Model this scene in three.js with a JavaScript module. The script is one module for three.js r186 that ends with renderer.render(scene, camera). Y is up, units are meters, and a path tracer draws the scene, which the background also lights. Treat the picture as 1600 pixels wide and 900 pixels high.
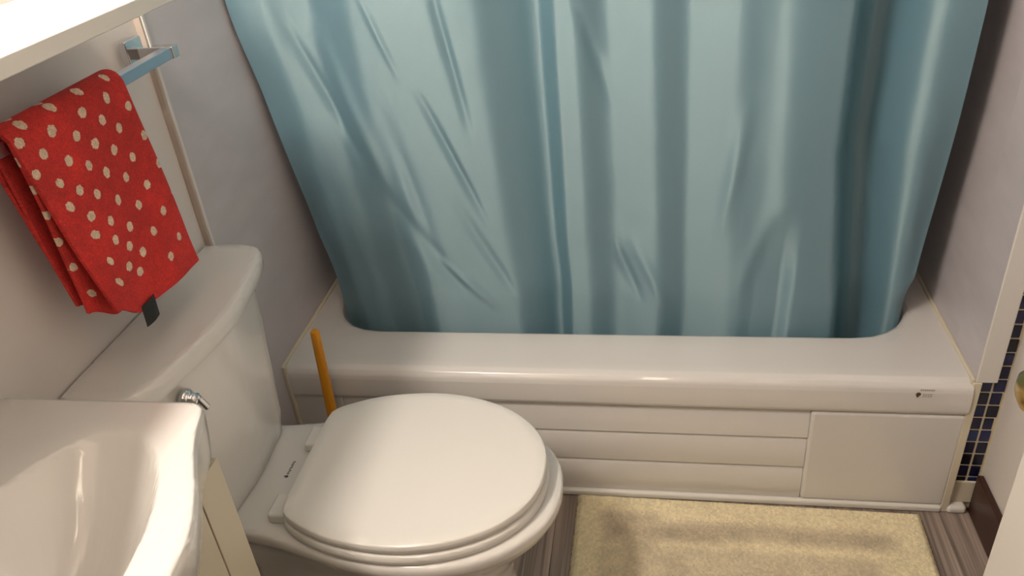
import * as THREE from 'three';
import { RoundedBoxGeometry } from 'three/addons/geometries/RoundedBoxGeometry.js';
import { mergeGeometries, mergeVertices, toCreasedNormals } from 'three/addons/utils/BufferGeometryUtils.js';

// ------------------------------------------------------------------ camera, exposure, lights
const scene = new THREE.Scene();
const camera = new THREE.PerspectiveCamera(39.18, 1600 / 900, 0.05, 20);
camera.position.set(0.8592, 1.4899, 1.4367);
camera.rotation.order = 'YXZ';
camera.rotation.set(-0.5481, 0.1985, -0.0996);
const renderer = new THREE.WebGLRenderer({ antialias: true });
renderer.toneMapping = THREE.LinearToneMapping;
renderer.toneMappingExposure = 0.68;
renderer.shadowMap.enabled = true;
scene.background = new THREE.Color(0x000000);
const LAMP = { color: [1, 0.885, 0.77], cd: 1.98, x: 0.11, y: 1.93, zs: [0.86, 1.0, 1.14], r: 0.045 };
const HALL = { color: [1, 0.84, 0.64], cd: 0.28, p: [0.89, 2.22, 2.0], r: 0.07 };

// ------------------------------------------------------------------ helpers
let seed = 7;
const rnd = () => { seed = (seed * 1664525 + 1013904223) >>> 0; return seed / 4294967296; };
const hash = (i, j) => { let h = (i * 374761393 + j * 668265263) | 0; h = Math.imul(h ^ (h >>> 13), 1274126177); return ((h ^ (h >>> 16)) >>> 0) / 4294967296; };
function vnoise(x, y) {
  const i = Math.floor(x), j = Math.floor(y), u = x - i, v = y - j, s = u * u * (3 - 2 * u), t = v * v * (3 - 2 * v);
  const a = hash(i, j), b = hash(i + 1, j), c = hash(i, j + 1), d = hash(i + 1, j + 1);
  return a + (b - a) * s + (c - a) * t + (a - b - c + d) * s * t;
}
const fbm = (x, y, n = 4) => { let s = 0, a = 0.5, q = 0; for (let k = 0; k < n; k++) { s += a * vnoise(x, y); q += a; a *= 0.5; x = x * 2.03 + 17.1; y = y * 2.03 + 9.7; } return s / q; };
const clamp = (v, a = 0, b = 1) => Math.min(b, Math.max(a, v));
const smooth = (a, b, v) => { const t = clamp((v - a) / (b - a)); return t * t * (3 - 2 * t); };
const lerp = (a, b, t) => a + (b - a) * t;
function tex(w, h, fn, srgb = true) {
  const d = new Uint8Array(w * h * 4);
  for (let j = 0; j < h; j++) for (let i = 0; i < w; i++) {
    const c = fn(i / w, j / h), k = (j * w + i) * 4;
    d[k] = clamp(c[0]) * 255; d[k + 1] = clamp(c[1]) * 255; d[k + 2] = clamp(c[2]) * 255; d[k + 3] = 255;
  }
  const t = new THREE.DataTexture(d, w, h, THREE.RGBAFormat);
  t.wrapS = t.wrapT = THREE.RepeatWrapping; t.magFilter = THREE.LinearFilter; t.minFilter = THREE.LinearFilter;
  if (srgb) t.colorSpace = THREE.SRGBColorSpace;
  t.needsUpdate = true; return t;
}
const mat = (rgb, o = {}) => { const m = new THREE.MeshPhysicalMaterial({ roughness: 0.5, side: THREE.DoubleSide, ...o }); m.color.setRGB(...rgb); return m; };
const used = {};
function numbered(n) { if (!(n in used)) { used[n] = 0; return n; } used[n]++; return n + '_' + String(used[n]).padStart(3, '0'); }
function mesh(name, geo, m, parent, label) {
  const o = new THREE.Mesh(geo, m); o.castShadow = o.receiveShadow = true;
  o.name = numbered(name); if (label) o.userData.label = label;
  (parent || scene).add(o); return o;
}
function thing(name, label, category, p = [0, 0, 0], group) {
  const g = new THREE.Group(); g.name = numbered(name); g.position.set(...p); g.userData = { label, category };
  if (group) g.userData.group = group; scene.add(g); return g;
}
function struct(name, p = [0, 0, 0]) { const g = new THREE.Group(); g.name = numbered(name); g.position.set(...p); g.userData.kind = 'structure'; scene.add(g); return g; }
function box(x0, x1, y0, y1, z0, z1, r = 0) {
  const sx = x1 - x0, sy = y1 - y0, sz = z1 - z0;
  const g = r ? new RoundedBoxGeometry(sx, sy, sz, 3, Math.min(r, sx / 2.01, sy / 2.01, sz / 2.01)) : new THREE.BoxGeometry(sx, sy, sz);
  g.translate((x0 + x1) / 2, (y0 + y1) / 2, (z0 + z1) / 2); return g;
}
const plain = (g) => { const q = g.index ? g.toNonIndexed() : g; for (const k of Object.keys(q.attributes)) if (!['position', 'normal', 'uv'].includes(k)) q.deleteAttribute(k); return q; };
const join = (...gs) => mergeGeometries(gs.map(plain));
// rings of points joined into one skin; caps are fans
function loft(rings, { closed = true, cap0 = false, cap1 = false, crease = 0.6, flip = null } = {}) {
  const n = rings[0].length, pos = [], uv = [], idx = [];
  rings.forEach((r, j) => r.forEach((p, i) => { pos.push(...p); uv.push(i / n, j / rings.length); }));
  const m = closed ? n : n - 1;
  for (let j = 0; j < rings.length - 1; j++) for (let i = 0; i < m; i++) {
    const a = j * n + i, b = j * n + (i + 1) % n, c = a + n, d = b + n; idx.push(a, c, b, b, c, d);
  }
  const cap = (r, base, rev) => {
    const c = [0, 0, 0]; r.forEach((p) => { for (let k = 0; k < 3; k++) c[k] += p[k] / n; });
    const ci = pos.length / 3; pos.push(...c); uv.push(0.5, 0.5);
    for (let i = 0; i < n; i++) { const a = base + i, b = base + (i + 1) % n; rev ? idx.push(ci, b, a) : idx.push(ci, a, b); }
  };
  if (cap0) cap(rings[0], 0, false);
  if (cap1) cap(rings[rings.length - 1], (rings.length - 1) * n, true);
  let vol = 0;
  for (let k = 0; k < idx.length; k += 3) {
    const [a, b, c] = [0, 1, 2].map((q) => new THREE.Vector3(...pos.slice(idx[k + q] * 3, idx[k + q] * 3 + 3)));
    vol += a.dot(b.cross(c));
  }
  if (flip !== null ? flip : vol < 0) for (let k = 0; k < idx.length; k += 3) { const t = idx[k + 1]; idx[k + 1] = idx[k + 2]; idx[k + 2] = t; }
  const g = new THREE.BufferGeometry();
  g.setAttribute('position', new THREE.Float32BufferAttribute(pos, 3)); g.setAttribute('uv', new THREE.Float32BufferAttribute(uv, 2)); g.setIndex(idx);
  return toCreasedNormals(g, crease);
}
// closed smooth outline through [x, z] points
function outline(pts, n = 96, tension = 0.5) {
  const c = new THREE.CatmullRomCurve3(pts.map(([x, z]) => new THREE.Vector3(x, 0, z)), true, 'catmullrom', tension);
  return c.getSpacedPoints(n).slice(0, n).map((p) => [p.x, p.z]);
}
function inset(o, d) {
  const n = o.length; let A = 0;
  for (let i = 0; i < n; i++) { const a = o[i], b = o[(i + 1) % n]; A += a[0] * b[1] - b[0] * a[1]; }
  const s = A > 0 ? 1 : -1;
  return o.map((p, i) => {
    const a = o[(i + n - 1) % n], b = o[(i + 1) % n], tx = b[0] - a[0], tz = b[1] - a[1], l = Math.hypot(tx, tz) || 1;
    return [p[0] - s * tz / l * d * 1, p[1] + s * tx / l * d];
  });
}
const ring = (o, y) => o.map(([x, z]) => [x, y, z]);
const scaleTo = (o, c, k) => o.map(([x, z]) => [c[0] + (x - c[0]) * k, c[1] + (z - c[1]) * k]);
// slab over an outline: rounded edges, domed top
function slab(o, y0, y1, r, dome = 0, topInset = 0) {
  const rings = [ring(inset(o, r * 0.8), y0), ring(inset(o, r * 0.25), y0 + r * 0.25), ring(o, y0 + r)];
  for (let k = 0; k <= 4; k++) { const a = k / 4 * Math.PI / 2; rings.push(ring(inset(o, topInset + r * (1 - Math.cos(a))), y1 - r + r * Math.sin(a))); }
  const top = inset(o, topInset + r), c = [0, 0]; top.forEach((p) => { c[0] += p[0] / top.length; c[1] += p[1] / top.length; });
  for (const k of [0.93, 0.8, 0.6, 0.35, 0.1]) rings.push(ring(scaleTo(top, c, k), y1 + dome * (1 - k * k)));
  return loft(rings, { cap0: true, cap1: true, crease: 0.7 });
}
const lathe = (pts, n = 40) => new THREE.LatheGeometry(pts.map(([r, y]) => new THREE.Vector2(r, y)), n);
function spline(pts) {           // monotone-ish cubic through (x, value) points
  const n = pts.length, m = [];
  for (let i = 0; i < n; i++) {
    const a = pts[Math.max(0, i - 1)], b = pts[Math.min(n - 1, i + 1)];
    m.push((b[1] - a[1]) / (b[0] - a[0]));
  }
  return (x) => {
    if (x <= pts[0][0]) return pts[0][1] + m[0] * (x - pts[0][0]);
    if (x >= pts[n - 1][0]) return pts[n - 1][1] + m[n - 1] * (x - pts[n - 1][0]);
    let i = 0; while (x > pts[i + 1][0]) i++;
    const h = pts[i + 1][0] - pts[i][0], t = (x - pts[i][0]) / h, t2 = t * t, t3 = t2 * t;
    return (2 * t3 - 3 * t2 + 1) * pts[i][1] + (t3 - 2 * t2 + t) * h * m[i] + (-2 * t3 + 3 * t2) * pts[i + 1][1] + (t3 - t2) * h * m[i + 1];
  };
}
// a cloth sheet f(u, v) -> [x, y, z] with thickness
function sheet(f, nu, nv, th, uvf) {
  const P = [], N = [];
  for (let j = 0; j <= nv; j++) for (let i = 0; i <= nu; i++) P.push(new THREE.Vector3(...f(i / nu, j / nv)));
  const at = (i, j) => P[clamp(j, 0, nv) * (nu + 1) + clamp(i, 0, nu)];
  for (let j = 0; j <= nv; j++) for (let i = 0; i <= nu; i++) {
    const du = at(i + 1, j).clone().sub(at(i - 1, j)), dv = at(i, j + 1).clone().sub(at(i, j - 1));
    N.push(du.cross(dv).normalize());
  }
  const pos = [], uv = [], idx = [], W = nu + 1, K = W * (nv + 1);
  for (const s of [0.5, -0.5]) P.forEach((p, k) => {
    const i = k % W, j = Math.floor(k / W); pos.push(p.x + N[k].x * th * s, p.y + N[k].y * th * s, p.z + N[k].z * th * s); uv.push(...(uvf ? uvf(i / nu, j / nv, p) : [i / nu, j / nv]));
  });
  for (let j = 0; j < nv; j++) for (let i = 0; i < nu; i++) {
    const a = j * W + i, b = a + 1, c = a + W, d = c + 1;
    idx.push(a, b, c, b, d, c, K + a, K + c, K + b, K + b, K + c, K + d);
  }
  const edge = (a, b) => idx.push(a, K + a, b, b, K + a, K + b);
  for (let i = 0; i < nu; i++) { edge(i, i + 1); edge(nv * W + i + 1, nv * W + i); }
  for (let j = 0; j < nv; j++) { edge((j + 1) * W, j * W); edge(j * W + nu, (j + 1) * W + nu); }
  const g = new THREE.BufferGeometry();
  g.setAttribute('position', new THREE.Float32BufferAttribute(pos, 3)); g.setAttribute('uv', new THREE.Float32BufferAttribute(uv, 2)); g.setIndex(idx);
  return toCreasedNormals(g, 0.9);
}

// ------------------------------------------------------------------ materials
const H = 0.377;                               // tub rim height
const panelTex = tex(512, 512, (u, v) => {
  const n = fbm(u * 6 + v * 3, v * 40, 4), q = fbm(u * 3 + 40, v * 4 + 9, 4), s = 0.93 + 0.07 * n + 0.05 * (q - 0.5);
  return [s * 0.90, s * 0.885, s * 0.90];
});
panelTex.repeat.set(1.2, 1.2);
const M = {
  porcelain: mat([0.78, 0.76, 0.73], { roughness: 0.18, clearcoat: 0.5, clearcoatRoughness: 0.08 }),
  plasticWhite: mat([0.80, 0.78, 0.74], { roughness: 0.28 }),
  acrylic: mat([0.74, 0.72, 0.70], { roughness: 0.2, clearcoat: 0.6, clearcoatRoughness: 0.04 }),
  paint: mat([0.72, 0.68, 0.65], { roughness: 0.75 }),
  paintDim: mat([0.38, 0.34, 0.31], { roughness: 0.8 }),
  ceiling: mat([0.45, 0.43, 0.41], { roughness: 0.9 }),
  panel: mat([0.78, 0.77, 0.78], { roughness: 0.32, map: panelTex }),
  trim: mat([0.74, 0.72, 0.69], { roughness: 0.45 }),
  trimDull: mat([0.50, 0.42, 0.36], { roughness: 0.6 }),
  caulk: mat([0.72, 0.66, 0.52], { roughness: 0.6 }),
  grout: mat([0.72, 0.64, 0.46], { roughness: 0.85 }),
  cabinet: mat([0.66, 0.60, 0.46], { roughness: 0.4 }),
  shelf: mat([0.82, 0.80, 0.75], { roughness: 0.4 }),
  chrome: mat([0.72, 0.72, 0.73], { roughness: 0.08, metalness: 1 }),
  rail: mat([0.55, 0.62, 0.70], { roughness: 0.3, metalness: 1 }),
  brass: mat([0.62, 0.42, 0.14], { roughness: 0.25, metalness: 1 }),
  brown: mat([0.045, 0.016, 0.010], { roughness: 0.35 }),
  yellow: mat([0.72, 0.30, 0.015], { roughness: 0.4 }),
  rubber: mat([0.10, 0.02, 0.015], { roughness: 0.6 }),
  black: mat([0.02, 0.02, 0.02], { roughness: 0.7 }),
  dark: mat([0.10, 0.07, 0.05], { roughness: 0.8 }),
  door: mat([0.74, 0.70, 0.64], { roughness: 0.5 }),
};

// ------------------------------------------------------------------ the room
const ZF = 1.40;                               // front wall with the doorway the picture is taken from
const XR = 1.592;
{
  const f = struct('floor');
  mesh('underlay', box(-0.15, XR + 0.12, -0.1, -0.003, -0.8, 2.7), M.dark, f);
  const woods = [0, 1, 2, 3].map((k) => {
    const t = tex(256, 1024, (u, v) => {
      const a = fbm(u * 14 + k * 31 + 0.8 * fbm(u * 3, v * 3, 2), v * 2.6 + k * 7, 5), b = fbm(u * 60 + k * 11, v * 7, 3), c = smooth(0.52, 0.75, fbm(u * 9 + k * 5, v * 1.7 + 3, 3));
      const s = 0.72 + 0.42 * (a - 0.5) + 0.20 * (b - 0.5) - 0.17 * c + (k - 1.5) * 0.025;
      return [s * 0.80, s * 0.73, s * 0.68];
    });
    return mat([1, 1, 1], { map: t, roughness: 0.45, bumpMap: t, bumpScale: 0.0006 });
  });
  const W = 0.118; let k = 0;
  for (let x = -0.068; x < XR; x += W) {
    const cuts = [[0, 0.62 + 0.5 * hash(k, 3)], [0, 0]]; cuts[1] = [cuts[0][1], 1.42];
    for (const [z0, z1] of cuts) {
      const x1 = Math.min(x + W, XR) - 0.0012, g = box(Math.max(x, -0.012), x1, -0.006, 0, z0, z1 - 0.0012, 0.0008);
      const uv = g.attributes.uv, p = g.attributes.position;
      for (let i = 0; i < uv.count; i++) uv.setXY(i, (p.getX(i) - x) / W, p.getZ(i) / 1.0 + hash(k, 9));
      mesh('plank', g, woods[(k * 7 + (z0 ? 2 : 0)) % 4], f);
    }
    k++;
  }
  mesh('hall_boards', box(-0.1, XR + 0.1, -0.006, 0, 1.42, 2.66), woods[1], f);
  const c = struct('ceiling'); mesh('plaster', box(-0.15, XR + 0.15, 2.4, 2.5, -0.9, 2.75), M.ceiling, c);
  const b = struct('wall_back'); mesh('plaster', box(-0.15, XR + 0.15, -0.1, 2.4, -0.88, -0.775), M.paint, b);
  mesh('surround_panel', box(0, 1.52, H, 2.1, -0.775, -0.765), M.panel, b);

  const l = struct('wall_left');
  mesh('plaster', box(-0.15, -0.012, -0.1, 2.4, -0.8, 2.7), M.paint, l);
  mesh('surround_panel', box(-0.012, 0, 0.0, 2.1, -0.775, 0.128), M.panel, l);
  mesh('edge_trim', box(-0.012, 0.0025, 0.0, 2.1, 0.123, 0.131, 0.002), M.trim, l);
  mesh('trim_flank', box(-0.012, 0.0005, 0.0, 2.1, 0.1312, 0.1365, 0.001), M.trimDull, l, 'dull brownish edge strip of the wall panel');
  mesh('caulk', join(box(-0.001, 0.007, H - 0.01, H + 0.006, -0.76, 0.012, 0.003), box(-0.001, 0.010, 0, H + 0.004, 0.004, 0.016, 0.003)), M.caulk, l);

  const r = struct('wall_right');
  mesh('plaster', box(XR, XR + 0.12, -0.1, 2.4, -0.8, 2.7), M.paint, r);
  mesh('return', box(1.53, XR, -0.1, 2.4, -0.8, -0.012), M.grout, r, 'grouted wall return beside the bathtub');
  mesh('surround_panel', box(1.52, 1.531, H - 0.004, 2.1, -0.775, 0.006), M.panel, r);
  mesh('edge_trim', box(1.5205, 1.5625, H - 0.002, 2.1, -0.012, 0.008, 0.003), M.trim, r);
  mesh('caulk', join(box(1.513, 1.521, H - 0.01, H + 0.006, -0.76, 0.006, 0.003), box(1.5165, 1.5345, 0.0, H - 0.002, -0.012, 0.0085, 0.003)), M.caulk, r);
  mesh('patch', box(1.534, XR - 0.001, 0.018, 0.083, -0.013, -0.006, 0.003), M.caulk, r, 'patched beige strip below the mosaic tiles');
  const blues = [[0.006, 0.008, 0.035], [0.010, 0.016, 0.085], [0.008, 0.010, 0.05], [0.018, 0.045, 0.17], [0.005, 0.005, 0.018]].map((c) => mat(c, { roughness: 0.25 }));
  const ph = 0.0345;
  for (let j = 0; j < 28; j++) for (let c2 = 0; c2 < 2; c2++) {
    const y1 = H - 0.008 - (j - 20) * 0 + (j - 8) * ph, y0 = y1 - ph + 0.0045;
    if (c2 === 0 && j > 8) continue;
    const yy0 = Math.max(y0, 0.082); if (y1 - yy0 < 0.008) continue;
    const x0 = c2 ? 1.5655 : 1.5360, x1 = c2 ? 1.5885 - 0.003 * hash(j, 5) - 0.0004 * Math.max(0, 8 - j) : 1.5612;
    const q = hash(j + 3, c2 + 40), g = box(x0 + 0.0006 * hash(j, c2), x1, yy0, y1, -0.0135, -0.0100 + 0.0008 * hash(c2, j), 0.0012);
    mesh('tile', g, blues[j === 4 && c2 === 0 ? 3 : q > 0.62 ? 1 : q > 0.4 ? 2 : q > 0.22 ? 0 : 4], r);
  }
  const bb = struct('baseboard_right');
  mesh('board', box(XR - 0.014, XR, 0, 0.112, 0.0, ZF, 0.004), M.brown, bb);
  const tr = struct('trim_1');
  mesh('corner_block', box(1.530, 1.572, 0, 0.020, -0.012, 0.014, 0.008), M.plasticWhite, tr);

  const fr = struct('wall_front');
  const x0 = 0.52, x1 = 1.34, t = 0.11;
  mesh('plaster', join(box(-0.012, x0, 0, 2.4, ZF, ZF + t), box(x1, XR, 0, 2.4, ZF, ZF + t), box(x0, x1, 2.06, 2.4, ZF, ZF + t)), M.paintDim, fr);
  const h = struct('wall_hall');
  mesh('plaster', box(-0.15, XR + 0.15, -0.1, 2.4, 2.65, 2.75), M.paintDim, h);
}
// ------------------------------------------------------------------ the open door
{
  const d = struct('door_1', [0, 0, 0]);
  mesh('door_leaf', box(1.300, 1.336, 0.012, 2.03, 0.640, 1.395, 0.003), M.door, d);
  const k = lathe([[0, 0.062], [0.012, 0.0615], [0.021, 0.057], [0.0265, 0.047], [0.0265, 0.038], [0.021, 0.029], [0.012, 0.023], [0.0105, 0.012], [0.014, 0.008], [0.027, 0.006], [0.030, 0.002], [0.030, 0]]);
  k.rotateZ(Math.PI / 2); k.translate(1.300, 0.915, 0.712);
  mesh('knob', k, M.brass, d, 'round brass door knob');
}
// ------------------------------------------------------------------ lamps
function lamp(p, r, L, parent, name) {
  const m = mat([1, 0.95, 0.88], { roughness: 0.4, emissive: new THREE.Color().setRGB(...L.color), emissiveIntensity: L.glow || 14 });
  const g = new THREE.SphereGeometry(r, 32, 20); g.translate(...p);
  const o = mesh(name, g, m, parent); o.castShadow = false;
  const l = new THREE.PointLight(0xffffff, L.cd, 0, 2); l.color.setRGB(...L.color); l.position.set(...p);
  l.castShadow = true; l.shadow.radius = r / 0.02; l.name = numbered('light'); parent.add(l);
}
{
  const v = thing('vanity_light', 'three globe vanity light bar on the wall above the white shelf', 'lamp');
  mesh('back_plate', box(-0.0125, 0.012, LAMP.y - 0.05, LAMP.y + 0.05, 0.74, 1.26, 0.006), M.chrome, v);
  for (const z of LAMP.zs) {
    const s = lathe([[0, 0], [0.03, 0], [0.03, 0.012], [0.02, 0.05], [0, 0.05]]); s.rotateZ(-Math.PI / 2); s.translate(0.012, LAMP.y, z);
    mesh('socket', s, M.chrome, v);
    lamp([LAMP.x, LAMP.y, z], LAMP.r, { ...LAMP }, v, 'globe');
  }
  const c = thing('ceiling_light', 'round ceiling light in the hall outside the doorway', 'lamp');
  const [x, y, z] = HALL.p;
  const b = lathe([[0, 2.4 - y], [0.09, 2.4 - y], [0.09, 2.4 - y - 0.03], [0.03, 2.4 - y - 0.07], [0.03, 0.06], [0, 0.06]]); b.translate(x, y, z);
  mesh('base', b, M.chrome, c);
  lamp(HALL.p, HALL.r, HALL, c, 'globe');
}

// ------------------------------------------------------------------ bathtub
{
  const t = thing('bathtub', 'white alcove bathtub with slatted apron below the blue shower curtain', 'bathtub');
  const N = 160;
  const rr = (x0, x1, z0, z1, r, n) => {        // rounded rectangle sampled by angle
    const cx = (x0 + x1) / 2, cz = (z0 + z1) / 2, hx = (x1 - x0) / 2, hz = (z1 - z0) / 2, o = [];
    for (let i = 0; i < n; i++) {
      const a = i / n * Math.PI * 2; let q = a; const dx = Math.cos(q) * hx, dz = Math.sin(q) * hz;
      // square direction
      const s = 1 / Math.max(Math.abs(Math.cos(q)), Math.abs(Math.sin(q))); let px = dx * s, pz = dz * s;
      const ex = Math.abs(px) - (hx - r), ez = Math.abs(pz) - (hz - r);
      if (r && ex > 0 && ez > 0) { const l = Math.hypot(ex, ez), k = r / l; px = Math.sign(px) * (hx - r + ex * k); pz = Math.sign(pz) * (hz - r + ez * k); }
      o.push([cx + px, cz + pz]);
    }
    return o;
  };
  const X0 = 0.0005, X1 = 1.5195;
  const ri = (d, r) => rr(0.055 + d, 1.45 - d, -0.70 + d, -0.155 - d, r, N);
  const rings = [ring(rr(X0, X1, -0.764, -0.032, 0, N), H - 0.03), ring(rr(X0, X1, -0.764, -0.032, 0, N), H)];
  for (const k of [0.33, 0.66]) rings.push(ring(rr(X0 + 0.05 * k, X1 - 0.06 * k, -0.764 + 0.05 * k, -0.032 - 0.10 * k, 0.15 * k, N), H));
  for (let k = 0; k <= 5; k++) { const a = k / 5 * Math.PI / 2; rings.push(ring(ri(-0.016 + 0.016 * Math.sin(a), 0.145), H - 0.016 * (1 - Math.cos(a)))); }
  rings.push(ring(ri(0.012, 0.14), 0.28), ring(ri(0.04, 0.14), 0.14), ring(ri(0.07, 0.14), 0.08), ring(ri(0.12, 0.12), 0.06));
  const deck = loft(rings, { cap1: true, crease: 0.7, flip: true });
  // rolled front lip, swept along x
  const prof = [[-0.032, H]]; const R = 0.030;
  for (let k = 0; k <= 10; k++) { const a = k / 10 * Math.PI / 2; prof.push([-0.016 + R * Math.sin(a), H - R + R * Math.cos(a)]); }
  prof.push([0.0145, 0.322], [0.0145, 0.303]);
  for (let k = 1; k <= 5; k++) { const a = k / 5 * Math.PI / 2; prof.push([0.0145 - 0.014 * (1 - Math.cos(a)), 0.303 - 0.015 * Math.sin(a)]); }
  prof.push([-0.014, 0.288], [-0.034, 0.30]);
  const lip = loft([X0, 0.02, 0.76, 1.5, X1].map((x) => prof.map(([z, y]) => [x, y, z])), { cap0: true, cap1: true, crease: 0.7 });
  const backing = box(X0, X1, 0.0, 0.30, -0.045, -0.012);
  mesh('shell', join(deck, lip, backing), M.acrylic, t);
  const sy = [0.287, 0.206, 0.118, 0.020];
  for (let k = 0; k < 3; k++) {
    const y1 = sy[k] - 0.0008, y0 = sy[k + 1] + 0.0004, o = [[y0, -0.02], [y0, 0.0035], [y0 + 0.002, 0.0045], [y1 - 0.014, 0.002], [y1 - 0.004, -0.0015], [y1, -0.005], [y1, -0.02]];
    mesh('slat', loft([0.130, 1.2070].map((x) => o.map(([y, z]) => [x, y, z])), { cap0: true, cap1: true, crease: 0.5 }), M.acrylic, t);
  }
  mesh('end_panel', box(1.2075, 1.5225, 0.019, 0.287, -0.03, 0.009, 0.010), M.acrylic, t);
  mesh('end_panel', box(X0, 0.129, 0.019, 0.287, -0.03, 0.005, 0.006), M.acrylic, t);
  mesh('base_strip', box(X0, X1, 0, 0.020, -0.02, 0.013, 0.007), M.plasticWhite, t);
  // printed maker's mark: small shield-shaped drop and two lines of fine print
  const cv = document.createElement('canvas'); cv.width = 256; cv.height = 192; const c = cv.getContext('2d');
  c.fillStyle = '#000'; c.fillRect(0, 0, 256, 192); c.fillStyle = '#fff';
  c.beginPath(); c.arc(70, 110, 27, Math.PI, 0); c.lineTo(97, 116); c.lineTo(62, 158); c.lineTo(43, 116); c.fill();
  c.fillStyle = '#999'; for (let k = 0; k < 7; k++) { c.fillRect(82 + k * 22, 38, 17, 9); c.fillRect(82 + k * 22, 52, 17, 9); }
  c.fillStyle = '#777'; for (let k = 0; k < 4; k++) { c.fillRect(118 + k * 26, 104, 19, 11); c.fillRect(118 + k * 26, 126, 19, 11); c.fillRect(118 + k * 26, 146, 15, 7); }
  const am = new THREE.CanvasTexture(cv);
  const g = new THREE.PlaneGeometry(0.048, 0.036); g.translate(1.424, 0.350, 0.0149);
  mesh('printed_mark', g, mat([0.10, 0.06, 0.03], { alphaMap: am, transparent: true, roughness: 0.6 }), t, 'small grey printed mark');
}
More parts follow.
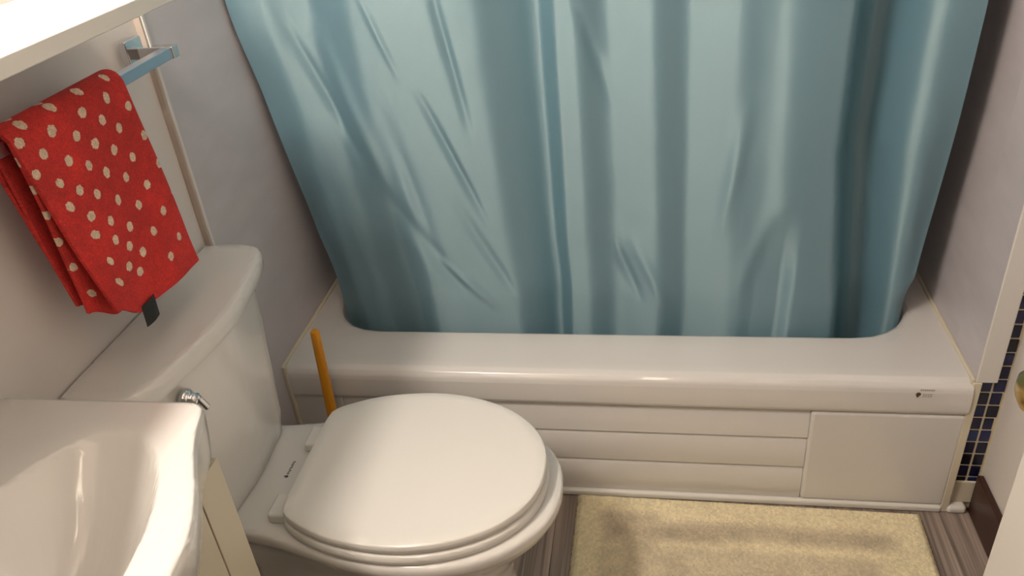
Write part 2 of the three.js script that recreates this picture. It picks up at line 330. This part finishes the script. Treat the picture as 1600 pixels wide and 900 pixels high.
// ------------------------------------------------------------------ shower curtain
{
  const t = thing('shower_curtain', 'light blue satin shower curtain hanging into the white bathtub', 'curtain');
  // slope of the folded cloth along x, band by band, integrated to depth
  const bands = [[0.08, 0.20], [0.165, -0.26], [0.245, 0.42], [0.518, -0.055], [0.610, -0.75], [0.630, 0.0], [0.660, 2.0], [0.668, -0.3], [0.712, 0.22], [0.758, -0.62], [0.778, 0.0], [0.872, 0.27], [0.930, -0.45], [1.035, 0.35],
    [1.075, -0.02], [1.10, 0.14], [1.135, 0.40], [1.16, 0.0], [1.245, -0.16], [1.270, -4.2], [1.305, -0.6], [1.335, 0.5], [1.372, 2.3], [1.405, 0.62], [1.60, -0.12]];
  const NS = 1600, slopes = [], depth = [];
  for (let k = 0; k <= NS; k++) { const x = k / NS * 1.5; let b = 0; while (x > bands[b][0]) b++; slopes.push(bands[b][1]); }
  let zz = -0.200;
  for (let k = 0; k <= NS; k++) { let a = 0, w = 0; for (let q = -24; q <= 24; q++) { const g = Math.exp(-q * q / (Math.abs(k / NS * 1.5 - 0.655) < 0.04 ? 50 : 190)); a += g * slopes[clamp(k + q, 0, NS)]; w += g; } zz += a / w * 1.5 / NS; depth.push(zz); }
  const zf = (x) => { const t = clamp(x / 1.5, 0, 0.9999) * NS, k = Math.floor(t); return lerp(depth[k], depth[k + 1], t - k); };
  const xl = spline([[0.2, 0.085], [0.38, 0.066], [0.47, 0.064], [0.60, 0.045], [0.9, 0.020], [1.2, 0.006], [2.0, 0.006]]);
  const xr = spline([[0.2, 1.42], [0.38, 1.438], [0.47, 1.442], [0.6, 1.448], [0.8, 1.456], [1.2, 1.457], [2.0, 1.457]]);
  const crease = (x, y, x0, y0, x1, y1, w, a) => {   // small diagonal wrinkle from (x0, y0) to (x1, y1)
    const dx = x1 - x0, dy = y1 - y0, L = Math.hypot(dx, dy), s = ((x - x0) * dx + (y - y0) * dy) / (L * L), d = ((x - x0) * dy - (y - y0) * dx) / L;
    if (s < 0 || s > 1) return 0;
    return a * Math.sin(Math.PI * s) ** 1.0 * Math.exp(-d * d / (w * w));
  };
  const W = [[0.425, 1.24, 0.468, 0.86, 0.010, -0.007], [0.36, 0.99, 0.475, 0.64, 0.010, -0.007], [0.28, 0.95, 0.34, 0.55, 0.016, -0.004], [0.24, 0.75, 0.40, 0.42, 0.02, -0.008], [0.16, 1.15, 0.26, 0.70, 0.02, 0.008],
    [0.10, 1.15, 0.20, 0.80, 0.012, -0.006], [0.40, 0.72, 0.52, 0.42, 0.014, -0.005], [0.27, 1.22, 0.34, 0.98, 0.008, 0.003], [0.80, 0.62, 0.90, 0.40, 0.016, 0.006], [1.06, 0.95, 1.01, 0.60, 0.016, 0.006],
    [1.12, 0.7, 1.06, 0.45, 0.02, 0.006], [0.76, 0.60, 0.83, 0.42, 0.014, -0.008], [1.36, 1.1, 1.33, 0.8, 0.012, 0.004], [0.70, 1.2, 0.78, 0.9, 0.012, -0.006], [0.30, 0.60, 0.47, 0.40, 0.012, 0.005]];
  const f = (u, v) => {
    const y = 0.21 + v * 1.73, xn = lerp(0.0, 1.47, u), a = xl(y), b = xr(y);
    const x = lerp(a, b, u);
    // folds drift slightly with height
    const drift = (y - 0.8) * (0.03 * Math.exp(-((xn - 0.66) ** 2) / 0.01) + 0.03 * smooth(0.1, 0.3, xn) * smooth(0.5, 0.3, xn)) - smooth(1.0, 1.25, xn) * (y < 0.8 ? (y - 0.8) * 0.13 : 0.0);
    let q = zf(xn - drift);
    q = lerp(q, -0.197, (1 - smooth(0.62, 0.98, y)) * 0.75 * smooth(0.05, 0.12, xn) * smooth(0.30, 0.24, xn));
    q = lerp(q, -0.190, (1 - smooth(0.50, 0.72, y)) * 0.8 * smooth(1.06, 1.10, xn) * smooth(1.19, 1.15, xn));
    const near = smooth(0.75, 0.30, y);
    q += near * 0.004 * Math.sin(xn * 23 + 1) ;
    for (const w of W) q += crease(xn, y, ...w);
    q += 0.0016 * (fbm(xn * 22, y * 9, 3) - 0.5) + 0.0022 * (fbm(xn * 9 - y * 6, y * 4, 3) - 0.5);
    q = -0.168 + (q + 0.168) * 1.0;
    if (y < 0.46) q -= 0.004 * smooth(0.46, 0.40, y);
    q += (y - 0.6) * 0.02;
    // the free edges follow the rounded ends of the tub
    const e = 1 - smooth(0, 0.12, u), low = smooth(1.15, 0.50, y), e2 = 1 - smooth(0, 0.07, 1 - u);
    q -= e * e * 0.055 * low - e * e * 0.03 * smooth(0.95, 1.2, y) + e2 * e2 * 0.035 * low;
    // inside the tub the cloth stays behind the rim
    const rim = (px) => { const r = 0.145, c = px < 0.2 ? 0.2 : px > 1.305 ? 1.305 : px; return -0.30 + Math.sqrt(Math.max(0, r * r - (px - c) ** 2)) - 0.007; };
    const lim = lerp(-0.150, rim(x), smooth(0.60, 0.40, y));
    if (q > lim - 0.012) { const d = q - (lim - 0.012); q = lim - 0.012 + 0.012 * (1 - Math.exp(-d / 0.012)); }
    return [x, y, q];
  };
  const nu = 620, nv = 260, pos = [], uv = [], idx = [];
  for (let j = 0; j <= nv; j++) for (let i = 0; i <= nu; i++) { pos.push(...f(i / nu, j / nv)); uv.push(i / nu * 1.6, j / nv * 1.76); }
  for (let j = 0; j < nv; j++) for (let i = 0; i < nu; i++) { const a = j * (nu + 1) + i, b = a + 1, c = a + nu + 1; idx.push(a, b, c, b, c + 1, c); }
  const g = new THREE.BufferGeometry(); g.setAttribute('position', new THREE.Float32BufferAttribute(pos, 3)); g.setAttribute('uv', new THREE.Float32BufferAttribute(uv, 2)); g.setIndex(idx); g.computeVertexNormals();
  const weave = tex(256, 256, (u, v) => { const s = 0.5 + 0.25 * (hash(Math.floor(u * 256), Math.floor(v * 64)) - 0.5) + 0.25 * (hash(Math.floor(u * 64), Math.floor(v * 256) + 999) - 0.5); return [s, s, s]; }, false);
  weave.repeat.set(4, 4);
  mesh('cloth', g, mat([0.172, 0.328, 0.420], { roughness: 0.64, metalness: 0.22, specularColor: new THREE.Color().setRGB(1, 0.94, 0.68), ior: 2.3, anisotropy: 0.8, anisotropyRotation: Math.PI / 2, bumpMap: weave, bumpScale: 0.0002 }), t);
  for (let k = 0; k < 12; k++) { const rg = new THREE.TorusGeometry(0.024, 0.002, 8, 28); rg.rotateY(Math.PI / 2); rg.translate(0.05 + k * 0.1195, 1.951, -0.19); mesh('hook_ring', rg, M.chrome, t); }
  const rod = thing('shower_rod', 'straight chrome rod across the top of the tub alcove', 'rod');
  const rg = new THREE.CylinderGeometry(0.0125, 0.0125, 1.518, 24); rg.rotateZ(Math.PI / 2); rg.translate(0.76, 1.960, -0.19);
  mesh('pole', rg, M.chrome, rod);
  for (const x of [0.006, 1.514]) { const fl = new THREE.CylinderGeometry(0.03, 0.03, 0.012, 32); fl.rotateZ(Math.PI / 2); fl.translate(x, 1.960, -0.19); mesh('flange', fl, M.chrome, rod); }
}
// ------------------------------------------------------------------ toilet
{
  const cz = 0.368, t = thing('toilet', 'white close coupled toilet with its lid closed, below the red towel', 'toilet', [0, 0, cz]);
  const sym = (hw, n = 110) => {               // [x, half width] from back to front, mirrored
    const a = hw.map(([x, w]) => [x, w]), b = hw.slice().reverse().filter(([, w]) => w > 0.0001).map(([x, w]) => [x, -w]);
    return outline([...a, ...b], n, 0.5);
  };
  const lid = sym([[0.212, 0.05], [0.213, 0.115], [0.222, 0.142], [0.262, 0.168], [0.32, 0.190], [0.40, 0.202], [0.47, 0.199], [0.54, 0.180], [0.60, 0.147], [0.645, 0.100], [0.668, 0.05], [0.674, 0]]);
  mesh('lid', slab(lid, 0.4225, 0.443, 0.007, 0.004), M.plasticWhite, t);
  const seat = inset(lid, -0.003);
  mesh('seat', slab(seat, 0.398, 0.419, 0.007, 0), M.plasticWhite, t);
  mesh('bumper', join(box(0.235, 0.250, 0.417, 0.4245, 0.135, 0.150, 0.003), box(0.235, 0.250, 0.417, 0.4245, -0.150, -0.135, 0.003), box(0.62, 0.635, 0.417, 0.4245, -0.01, 0.01, 0.003)), M.plasticWhite, t);
  // bowl and foot, one continuous skin
  const o = (rows) => sym(rows, 110);
  const rows = [
    [0.395, [[0.030, 0.06], [0.034, 0.130], [0.05, 0.142], [0.11, 0.145], [0.19, 0.158], [0.26, 0.178], [0.33, 0.196], [0.41, 0.207], [0.49, 0.203], [0.56, 0.185], [0.62, 0.152], [0.668, 0.105], [0.694, 0.055], [0.701, 0]]],
    [0.372, [[0.030, 0.06], [0.034, 0.130], [0.05, 0.142], [0.11, 0.145], [0.19, 0.158], [0.26, 0.178], [0.33, 0.196], [0.41, 0.207], [0.49, 0.203], [0.56, 0.185], [0.62, 0.152], [0.668, 0.105], [0.694, 0.055], [0.701, 0]]],
    [0.350, [[0.030, 0.06], [0.034, 0.118], [0.05, 0.128], [0.11, 0.130], [0.19, 0.142], [0.26, 0.163], [0.33, 0.184], [0.41, 0.197], [0.49, 0.192], [0.56, 0.174], [0.62, 0.141], [0.662, 0.097], [0.684, 0.05], [0.690, 0]]],
    [0.30, [[0.06, 0.05], [0.064, 0.09], [0.08, 0.098], [0.13, 0.10], [0.20, 0.112], [0.26, 0.128], [0.33, 0.148], [0.40, 0.162], [0.47, 0.162], [0.54, 0.148], [0.59, 0.12], [0.628, 0.085], [0.648, 0.045], [0.655, 0]]],
    [0.22, [[0.08, 0.05], [0.084, 0.078], [0.10, 0.086], [0.15, 0.09], [0.21, 0.095], [0.27, 0.103], [0.33, 0.115], [0.39, 0.124], [0.45, 0.126], [0.505, 0.116], [0.55, 0.094], [0.58, 0.066], [0.595, 0.035], [0.60, 0]]],
    [0.13, [[0.08, 0.05], [0.084, 0.080], [0.10, 0.088], [0.15, 0.092], [0.21, 0.095], [0.27, 0.098], [0.33, 0.103], [0.39, 0.107], [0.45, 0.107], [0.505, 0.099], [0.545, 0.080], [0.57, 0.056], [0.582, 0.03], [0.586, 0]]],
    [0.04, [[0.06, 0.06], [0.064, 0.096], [0.08, 0.106], [0.14, 0.110], [0.21, 0.111], [0.27, 0.112], [0.33, 0.114], [0.39, 0.116], [0.45, 0.115], [0.51, 0.107], [0.555, 0.087], [0.582, 0.061], [0.596, 0.033], [0.601, 0]]],
    [0.0, [[0.055, 0.06], [0.059, 0.101], [0.075, 0.111], [0.135, 0.115], [0.21, 0.116], [0.27, 0.117], [0.33, 0.119], [0.39, 0.121], [0.45, 0.120], [0.515, 0.111], [0.56, 0.091], [0.588, 0.064], [0.602, 0.035], [0.607, 0]]]];
  const R = rows.map(([y, r]) => [y, o(r)]);
  const rings = []; const top = R[0][1], c = [0.36, 0];
  for (const k of [0.1, 0.5, 0.85]) rings.push(ring(scaleTo(inset(top, 0.010), c, k), 0.395));
  rings.push(ring(inset(top, 0.010), 0.395), ring(inset(top, 0.003), 0.392), ring(top, 0.386));
  for (let i = 1; i < R.length; i++) {
    const [y0, a] = R[i - 1], [y1, b] = R[i];
    const s = i === 1 ? 1 : 4;
    for (let k = 1; k <= s; k++) { const q = k / s, e = q; rings.push(ring(a.map((p, j) => [lerp(p[0], b[j][0], e), lerp(p[1], b[j][1], e)]), lerp(y0, y1, q))); }
  }
  mesh('bowl', loft(rings, { cap0: true, cap1: true, crease: 0.8 }), M.porcelain, t);
  // hinge covers and maker's print on the deck
  for (const z of [-0.088, 0.098]) mesh('hinge', box(0.176, 0.232, 0.394, 0.417, z - 0.028, z + 0.028, 0.006), M.plasticWhite, t);
  const cv = document.createElement('canvas'); cv.width = 256; cv.height = 64; const cc = cv.getContext('2d');
  cc.fillStyle = '#000'; cc.fillRect(0, 0, 256, 64); cc.fillStyle = '#fff'; cc.beginPath(); cc.arc(30, 36, 18, 0, 7); cc.fill(); cc.beginPath(); cc.moveTo(14, 30); cc.lineTo(34, 2); cc.lineTo(46, 30); cc.fill();
  cc.fillStyle = '#bbb'; for (let k = 0; k < 9; k++) cc.fillRect(62 + k * 20, 22 + (k % 3) * 3, 13, 26 - (k % 2) * 5);
  const dg = new THREE.PlaneGeometry(0.052, 0.013); dg.rotateX(-Math.PI / 2); dg.rotateY(Math.PI / 2); dg.translate(0.163, 0.3957, -0.011);
  mesh('printed_mark', dg, mat([0.10, 0.08, 0.07], { alphaMap: new THREE.CanvasTexture(cv), transparent: true }), t, 'small dark printed mark');
  // tank, tapering down to the deck, bowed front
  const tankO = (w, d, x0, b) => {
    const pts = [[x0, -w + 0.03], [x0, 0], [x0, w - 0.03], [x0 + 0.012, w - 0.006], [x0 + 0.05, w], [x0 + d - b - 0.025, w - 0.004], [x0 + d - b + 0.004, w - 0.028], [x0 + d - b * 0.40, w * 0.55], [x0 + d, 0]];
    const m = pts.slice(3, 8).reverse().map(([x, z]) => [x, -z]);
    return outline([...pts, ...m], 96, 0.5);
  };
  const tr = [];
  for (const [y, w, d, x0, b] of [[0.396, 0.150, 0.105, 0.004, 0.012], [0.402, 0.158, 0.112, 0.002, 0.014], [0.45, 0.170, 0.124, 0.0, 0.02], [0.55, 0.187, 0.136, -0.004, 0.03], [0.66, 0.199, 0.144, -0.006, 0.034], [0.744, 0.207, 0.150, -0.006, 0.038]]) tr.push(ring(tankO(w, d, x0, b), y));
  for (const q of tr) for (const p of q) p[2] += 0.012;
  mesh('tank', loft(tr, { cap0: true, cap1: true, crease: 0.8 }), M.porcelain, t);
  mesh('tank_lid', slab(tankO(0.243, 0.166, -0.011, 0.040).map(([x, z]) => [x, z + 0.012]), 0.744, 0.782, 0.010, 0.002), M.porcelain, t);
  const lever = join(...(() => {
    const b = lathe([[0, 0], [0.017, 0], [0.017, 0.006], [0.013, 0.011], [0.010, 0.014], [0.010, 0.022], [0, 0.024]], 28); b.rotateZ(-Math.PI / 2);
    const c1 = new THREE.CapsuleGeometry(0.006, 0.030, 6, 16); c1.rotateX(Math.PI / 2); c1.rotateX(-1.15); c1.translate(0.021, -0.015, -0.010);
    return [b, c1];
  })());
  lever.translate(0.128, 0.712, 0.158);
  mesh('flush_lever', lever, M.chrome, t, 'chrome flush lever');
  for (const z of [-0.108, 0.108]) { const cg = new THREE.SphereGeometry(0.013, 20, 10, 0, Math.PI * 2, 0, Math.PI / 2); cg.translate(0.30, 0.02, z); mesh('bolt_cap', cg, M.plasticWhite, t); }
}
// ------------------------------------------------------------------ vanity cabinet and washbasin
{
  const z0 = 0.705, z1 = 1.295, xf = 0.285;
  const v = thing('vanity_cabinet', 'cream vanity cabinet under the white washbasin', 'cabinet');
  mesh('carcass', join(box(-0.0115, xf - 0.002, 0.08, 0.764, z0, z0 + 0.016, 0.001), box(-0.0115, xf - 0.002, 0.08, 0.764, z1 - 0.016, z1, 0.001), box(-0.0115, -0.005, 0.08, 0.764, z0, z1), box(-0.0115, xf - 0.002, 0.08, 0.096, z0, z1), box(xf - 0.018, xf - 0.002, 0.08, 0.70, z0, z1), box(-0.0115, xf - 0.05, 0, 0.08, z0 + 0.005, z1 - 0.005)), M.cabinet, v);
  mesh('corner_stile', box(xf - 0.002, xf + 0.002, 0.08, 0.764, z0, z0 + 0.058, 0.001), M.cabinet, v);
  mesh('door', box(xf - 0.0018, xf + 0.002, 0.085, 0.756, z0 + 0.0605, 0.998, 0.002), M.cabinet, v);
  mesh('door', box(xf - 0.0018, xf + 0.002, 0.085, 0.756, 1.002, z1 - 0.002, 0.002), M.cabinet, v);

  const b = thing('washbasin', 'white ceramic washbasin with a bowed front on the vanity', 'sink');
  const half = [[-0.0115, 0.100], [-0.0115, 0.200], [-0.0115, 0.28], [-0.0115, 0.304], [-0.0105, 0.3055], [0.0, 0.3058], [0.03, 0.306], [0.06, 0.3065], [0.16, 0.308], [0.24, 0.3085], [0.278, 0.307], [0.292, 0.297], [0.299, 0.275], [0.309, 0.245], [0.328, 0.205], [0.355, 0.155], [0.380, 0.09], [0.388, 0]];
  const cz = 1.0, cx = 0.205, pl = [...half.map(([x, z]) => [x, z]), ...half.slice(0, -1).reverse().map(([x, z]) => [x, -z])];
  const crv = new THREE.CatmullRomCurve3(pl.map(([x, z]) => new THREE.Vector3(x, 0, z)), true, 'centripetal').getPoints(600);
  const N = 200, ray = (a) => {
    const dx = Math.cos(a), dz = Math.sin(a); let best = 0.1;
    for (let i = 0; i < crv.length - 1; i++) {
      const p = crv[i], q = crv[i + 1], px = p.x - cx, pz = p.z, ex = q.x - p.x, ez = q.z - p.z, D = dx * ez - dz * ex; if (Math.abs(D) < 1e-12) continue;
      const tt = (px * ez - pz * ex) / D, s = (px * dz - pz * dx) / D; if (tt > 0 && s >= 0 && s <= 1) best = Math.max(best, tt);
    }
    return best;
  };
  const angles = [...Array(N)].map((_, i) => i / N * Math.PI * 2), ro = angles.map(ray);
  const re = angles.map((a) => { const A = a, ex = Math.cos(A) > 0 ? 0.130 : 0.112, ez = 0.242; return 1 / Math.hypot(Math.cos(A) / ex, Math.sin(A) / ez); });
  const at = (i, r, y) => [cx + Math.cos(angles[i]) * r, y, cz + Math.sin(angles[i]) * r];
  const rr = (fn) => angles.map((_, i) => fn(i));
  const Y = 0.852, rings = [];
  for (const [k, y] of [[0.06, 0.722], [0.3, 0.725], [0.45, 0.735], [0.57, 0.752], [0.68, 0.774], [0.78, 0.797], [0.87, 0.818], [0.935, 0.832], [0.97, 0.841], [0.99, 0.8465], [1.01, 0.8495], [1.035, 0.8512]]) rings.push(rr((i) => at(i, re[i] * k, y)));
  for (const k of [0.3, 0.6, 0.85]) rings.push(rr((i) => at(i, lerp(re[i] * 1.035, ro[i] - 0.010, k), Y)));
  for (let k = 0; k <= 5; k++) { const a = k / 5 * Math.PI / 2; rings.push(rr((i) => at(i, ro[i] - 0.010 + 0.010 * Math.sin(a), Y - 0.010 * (1 - Math.cos(a))))); }
  for (const [d, y] of [[0.001, 0.834], [0.004, 0.815], [0.008, 0.795], [0.013, 0.778], [0.018, 0.770], [0.026, 0.767]]) rings.push(rr((i) => at(i, ro[i] - d, y)));
  for (const [k, y] of [[0.78, 0.765], [0.6, 0.744], [0.45, 0.724], [0.2, 0.712]]) rings.push(rr((i) => at(i, re[i] * k, y)));
  mesh('basin', loft(rings, { cap0: true, cap1: true, crease: 0.8 }), M.porcelain, b);
}
// ------------------------------------------------------------------ shelf
{
  const s = thing('wall_shelf', 'white wall shelf above the towel bar', 'shelf');
  mesh('board', box(-0.0115, 0.200, 1.281, 1.303, 0.345, 1.30, 0.002), M.shelf, s);
}
// ------------------------------------------------------------------ towel bar and towel
{
  const X = 0.072, Y = 1.172;
  const t = thing('towel_bar', 'square chrome towel bar holding the red dotted towel', 'towel bar');
  for (const z of [0.190, 0.70]) {
    const p = mesh('post', join(box(-0.001, 0.012, Y - 0.024, Y + 0.024, z - 0.024, z + 0.024, 0.002), box(0.010, X + 0.012, Y - 0.010, Y + 0.010, z - 0.009, z + 0.009, 0.002)), M.chrome, t);
    if (z > 0.3) p.geometry.translate(-0.0, 0, 0);
  }
  mesh('rail', box(X - 0.009, X + 0.009, Y - 0.009, Y + 0.009, 0.198, 0.692, 0.0015), M.rail, t);
}
{
  const t = thing('hand_towel', 'red hand towel with white dots folded over the chrome bar', 'towel');
  const xb = 0.072, yb = 1.172;
  // dot centres on the front leaf, millimetres (z, y)
  const D = [[578, 1190], [516, 1192], [541, 1166], [455, 1193], [474, 1167], [501, 1143], [415, 1168], [440, 1144], [472, 1120], [391, 1192], [374, 1142], [411, 1121], [438, 1097], [361, 1091], [404, 1072], [349, 1040], [570, 1144], [532, 1119], [500, 1098], [471, 1075], [433, 1051], [394, 1022], [337, 987], [563, 1096], [534, 1075], [506, 1056], [468, 1029], [427, 1002], [380, 970], [562, 1057], [533, 1033], [500, 1009], [463, 981], [417, 951], [362, 914], [539, 1004], [505, 979], [479, 955], [455, 932], [401, 896], [533, 955], [498, 929], [478, 908], [533, 914], [574, 1211], [516, 1210], [322, 933], [600, 1170], [595, 1120]];
  const Z0 = 0.28, ZW = 0.40, Y0 = 0.82, YW = 0.80;
  const y0x = false, S = 1024, cell = new Uint8Array(S * S);
  const stamp = (z, y, rz, ry) => {
    const ci = (z - Z0) / ZW * S, cj = (y - Y0) / YW * S, a = rz / ZW * S, b = ry / YW * S;
    for (let j = Math.floor(cj - b * 1.5); j <= cj + b * 1.5; j++) for (let i = Math.floor(ci - a * 1.5); i <= ci + a * 1.5; i++) {
      if (i < 0 || j < 0 || i >= S || j >= S) continue;
      if (((i - ci) / a) ** 2 + ((j - cj) / b) ** 2 < 1 + 0.5 * (vnoise(i * 0.2, j * 0.3) - 0.5)) cell[j * S + i] = 1;
    }
  };
  D.forEach(([z, y], k) => stamp(z / 1000, y / 1000, 0.0064 + 0.0022 * hash(k, 1), 0.0074 + 0.001 * hash(k, 2)));
  for (let j = 0; j < 10; j++) for (let i = 0; i < 10; i++) if (y0x) stamp(0.29 + i * 0.04 + (j % 2) * 0.02, 1.24 + j * 0.036, 0.007, 0.007);
  const map = tex(S, S, (u, v) => {
    const w = cell[Math.min(S - 1, Math.floor(v * S)) * S + Math.min(S - 1, Math.floor(u * S))], n = 0.82 + 0.36 * vnoise(u * 330, v * 660) * 0.6 + 0.12 * fbm(u * 40, v * 80, 3), f = 0.9 + 0.2 * fbm(u * 8, v * 14, 3);
    if (w) return [0.90 * n, 0.80 * n, 0.70 * n];
    return [0.80 * n * f, 0.20 * n * f, 0.18 * n * f];
  });
  const pile = tex(256, 256, (u, v) => { const s = hash(Math.floor(u * 256), Math.floor(v * 256)) * 0.6 + 0.4 * vnoise(u * 90, v * 90); return [s, s, s]; }, false);
  pile.repeat.set(3, 5);
  const m = mat([1, 1, 1], { map, roughness: 0.95, sheen: 0.5, sheenRoughness: 0.6, sheenColor: new THREE.Color().setRGB(0.5, 0.12, 0.1), bumpMap: pile, bumpScale: 0.0012 });
  const leaf = (ro, flare, zTop, zBot, drop, dropB, right) => (u, v) => {
    // v: front hem -> over the bar -> back hem, u: left (open) edge -> right (folded) edge
    const hem = 0.020 * (1 - u) + 0.030 * (1 - smooth(0, 0.22, u)) ;
    const y0 = drop + hem, Lf = yb - y0, Lb = yb - dropB - hem, La = Math.PI * ro, L = Lf + La + Lb, s = v * L;
    let x, y, k;
    if (s < Lf) { k = 1 - s / Lf; x = xb + ro; y = y0 + s; x += flare * k * k * (1 - 0.6 * u) + 0.0 * k; }
    else if (s < Lf + La) { const a = (s - Lf) / ro; x = xb + ro * Math.cos(a); y = yb + ro * Math.sin(a); k = 0; }
    else { k = (s - Lf - La) / Lb; x = xb - ro; y = yb - k * Lb; x -= 0.006 * k; }
    const kk = smooth(0, 1, k), zl = lerp(zTop, zBot, k), zr = lerp(0.353 + right, 0.314 + right, k);
    const z = lerp(zl, zr, u);
    x += 0.003 * Math.sin(z * 40 + y * 12) * kk + 0.004 * (fbm(z * 14, y * 9, 3) - 0.5) * kk;
    // the folded right edge tucks back
    const e = smooth(0.93, 1.0, u); x -= e * e * 0.010 * clamp((x - xb) / ro, -1, 1); y -= e * e * 0.006 * (1 - k);
    if (s < Lf) y += 0.000 * k;
    return [Math.max(x, -0.006), y, z];
  };
  const uvf = (off) => (u, v, p) => [((p.z - Z0) / ZW) + off, 0];
  const build = (ro, flare, zt, zb, d, db, right, off, th) => {
    const f = leaf(ro, flare, zt, zb, d, db, right), Lf = yb - d, La = Math.PI * ro, Lb = yb - db, L = Lf + La + Lb;
    return sheet(f, 70, 150, th, (u, v, p) => { const s = v * L; return [(p.z - Z0) / ZW + off, ((s < Lf + La * 0.35 ? d + s : d + s) - Y0) / YW]; });
  };
  mesh('outer_leaf', build(0.0215, 0.004, 0.612, 0.560, 0.850, 0.862, 0.0, 0, 0.0055), m, t);
  mesh('inner_leaf', build(0.0140, -0.022, 0.606, 0.574, 0.856, 0.868, 0.006, 0.6, 0.005), m, t);
  const hg = [];
  const tag = sheet((u, v) => [0.098 + 0.004 * v + 0.003 * Math.sin(u * 3), 0.874 - v * 0.032, 0.470 + u * 0.036 + v * 0.008], 6, 8, 0.0012);
  mesh('care_tag', tag, M.black, t, 'small black care tag');
}
// ------------------------------------------------------------------ plunger
{
  const t = thing('plunger', 'plunger with a yellow handle between the toilet and tub', 'plunger', [0.128, 0, 0.068]);
  const c = new THREE.CatmullRomCurve3([[-0.006, 0.09, 0.004], [-0.001, 0.28, 0.0], [0.004, 0.512, -0.007]].map((p) => new THREE.Vector3(...p)));
  const rings = [];
  for (let k = 0; k <= 30; k++) {
    const p = c.getPoint(k / 30); const r = 0.0140 - 0.0035 * k / 30;
    rings.push([...Array(24)].map((_, i) => { const a = i / 24 * 6.28318; return [p.x + Math.cos(a) * r, p.y, p.z + Math.sin(a) * r]; }));
  }
  const e = c.getPoint(1);
  for (let k = 1; k <= 6; k++) { const a = k / 6 * 1.5, r = 0.0105 * Math.cos(a); rings.push([...Array(24)].map((_, i) => { const q = i / 24 * 6.28318; return [e.x + Math.cos(q) * r, e.y + 0.012 * Math.sin(a), e.z + Math.sin(q) * r]; })); }
  mesh('handle', loft(rings, { cap0: true, cap1: true, crease: 1 }), M.yellow, t, 'yellow handle');
  const cup = lathe([[0, 0.105], [0.018, 0.105], [0.02, 0.085], [0.036, 0.07], [0.05, 0.045], [0.054, 0.0], [0.049, 0.0], [0.045, 0.04], [0.03, 0.062], [0, 0.07]]); cup.translate(-0.004, 0, 0.002);
  mesh('cup', cup, M.rubber, t);
}
// ------------------------------------------------------------------ bath mat
{
  const t = thing('bath_mat', 'cream bath mat with grey stains on the plank floor beside the tub', 'bath mat');
  const nu = 330, nv = 230, x0 = 0.683, x1 = 1.462, z0 = 0.014, z1 = 0.56;
  const hgt = (u, v) => {
    const e = Math.min(u * (x1 - x0), (1 - u) * (x1 - x0), v * (z1 - z0), (1 - v) * (z1 - z0));
    return 0.013 * Math.sqrt(clamp(e / 0.012)) + 0.002;
  };
  const pos = [], uv = [], idx = [];
  for (let j = 0; j <= nv; j++) for (let i = 0; i <= nu; i++) {
    const u = i / nu, v = j / nv; let x = lerp(x0 + 0.004 * (1 - v), x1 + 0.008 * (1 - v), u), z = lerp(z0 + 0.012 * (u > 0 ? Math.min(1, u) : 0), z1, v);
    if (i === 0 || i === nu) x += 0.004 * (hash(j, i) - 0.5); if (j === 0 || j === nv) z += 0.004 * (hash(i, j + 5) - 0.5);
    const n = hash(i, j) * 0.0022 + 0.0016 * fbm(u * 150, v * 90, 2) + 0.0015 * fbm(u * 30, v * 20, 2);
    pos.push(x, hgt(u, v) + n * smooth(0, 0.02, Math.min(u, 1 - u, v, 1 - v)), z); uv.push(u, v);
  }
  for (let j = 0; j < nv; j++) for (let i = 0; i < nu; i++) { const a = j * (nu + 1) + i, b = a + 1, c = a + nu + 1; idx.push(a, c, b, b, c, c + 1); }
  const g = new THREE.BufferGeometry(); g.setAttribute('position', new THREE.Float32BufferAttribute(pos, 3)); g.setAttribute('uv', new THREE.Float32BufferAttribute(uv, 2)); g.setIndex(idx); g.computeVertexNormals();
  const map = tex(1024, 768, (u, v) => {
    const X = u * 0.78, Z = v * 0.55; let d = 0;
    const bar = (a, b, c, e, k) => { d = Math.max(d, k * smooth(a - 0.02, a + 0.03, X) * smooth(b + 0.03, b - 0.03, X) * smooth(c - 0.015, c + 0.02, Z) * smooth(e + 0.02, e - 0.02, Z)); };
    bar(0.06, 0.20, 0.055, 0.16, 0.55); bar(0.07, 0.70, 0.075, 0.125, 0.55); bar(0.06, 0.66, 0.15, 0.32, 0.4); bar(0.07, 0.34, 0.085, 0.14, 0.65); bar(0.10, 0.2, 0.13, 0.4, 0.6); bar(0.3, 0.5, 0.16, 0.4, 0.45);
    d *= 0.55 + 0.9 * fbm(X * 22, Z * 26, 4);
    const n = 0.90 + 0.16 * hash(Math.floor(u * 1024), Math.floor(v * 768)) + 0.16 * (fbm(X * 200, Z * 160, 2) - 0.5) + 0.1 * (fbm(X * 14, Z * 14, 3) - 0.5);
    return [n * lerp(0.93, 0.66, d), n * lerp(0.88, 0.605, d), n * lerp(0.735, 0.53, d)];
  });
  mesh('pile', g, mat([1, 1, 1], { map, roughness: 1, sheen: 0.3, sheenRoughness: 0.8 }), t);
  mesh('backing', box(x0 + 0.006, x1 - 0.004, 0.0, 0.004, z0 + 0.016, z1 - 0.004), M.caulk, t);
}
renderer.render(scene, camera);
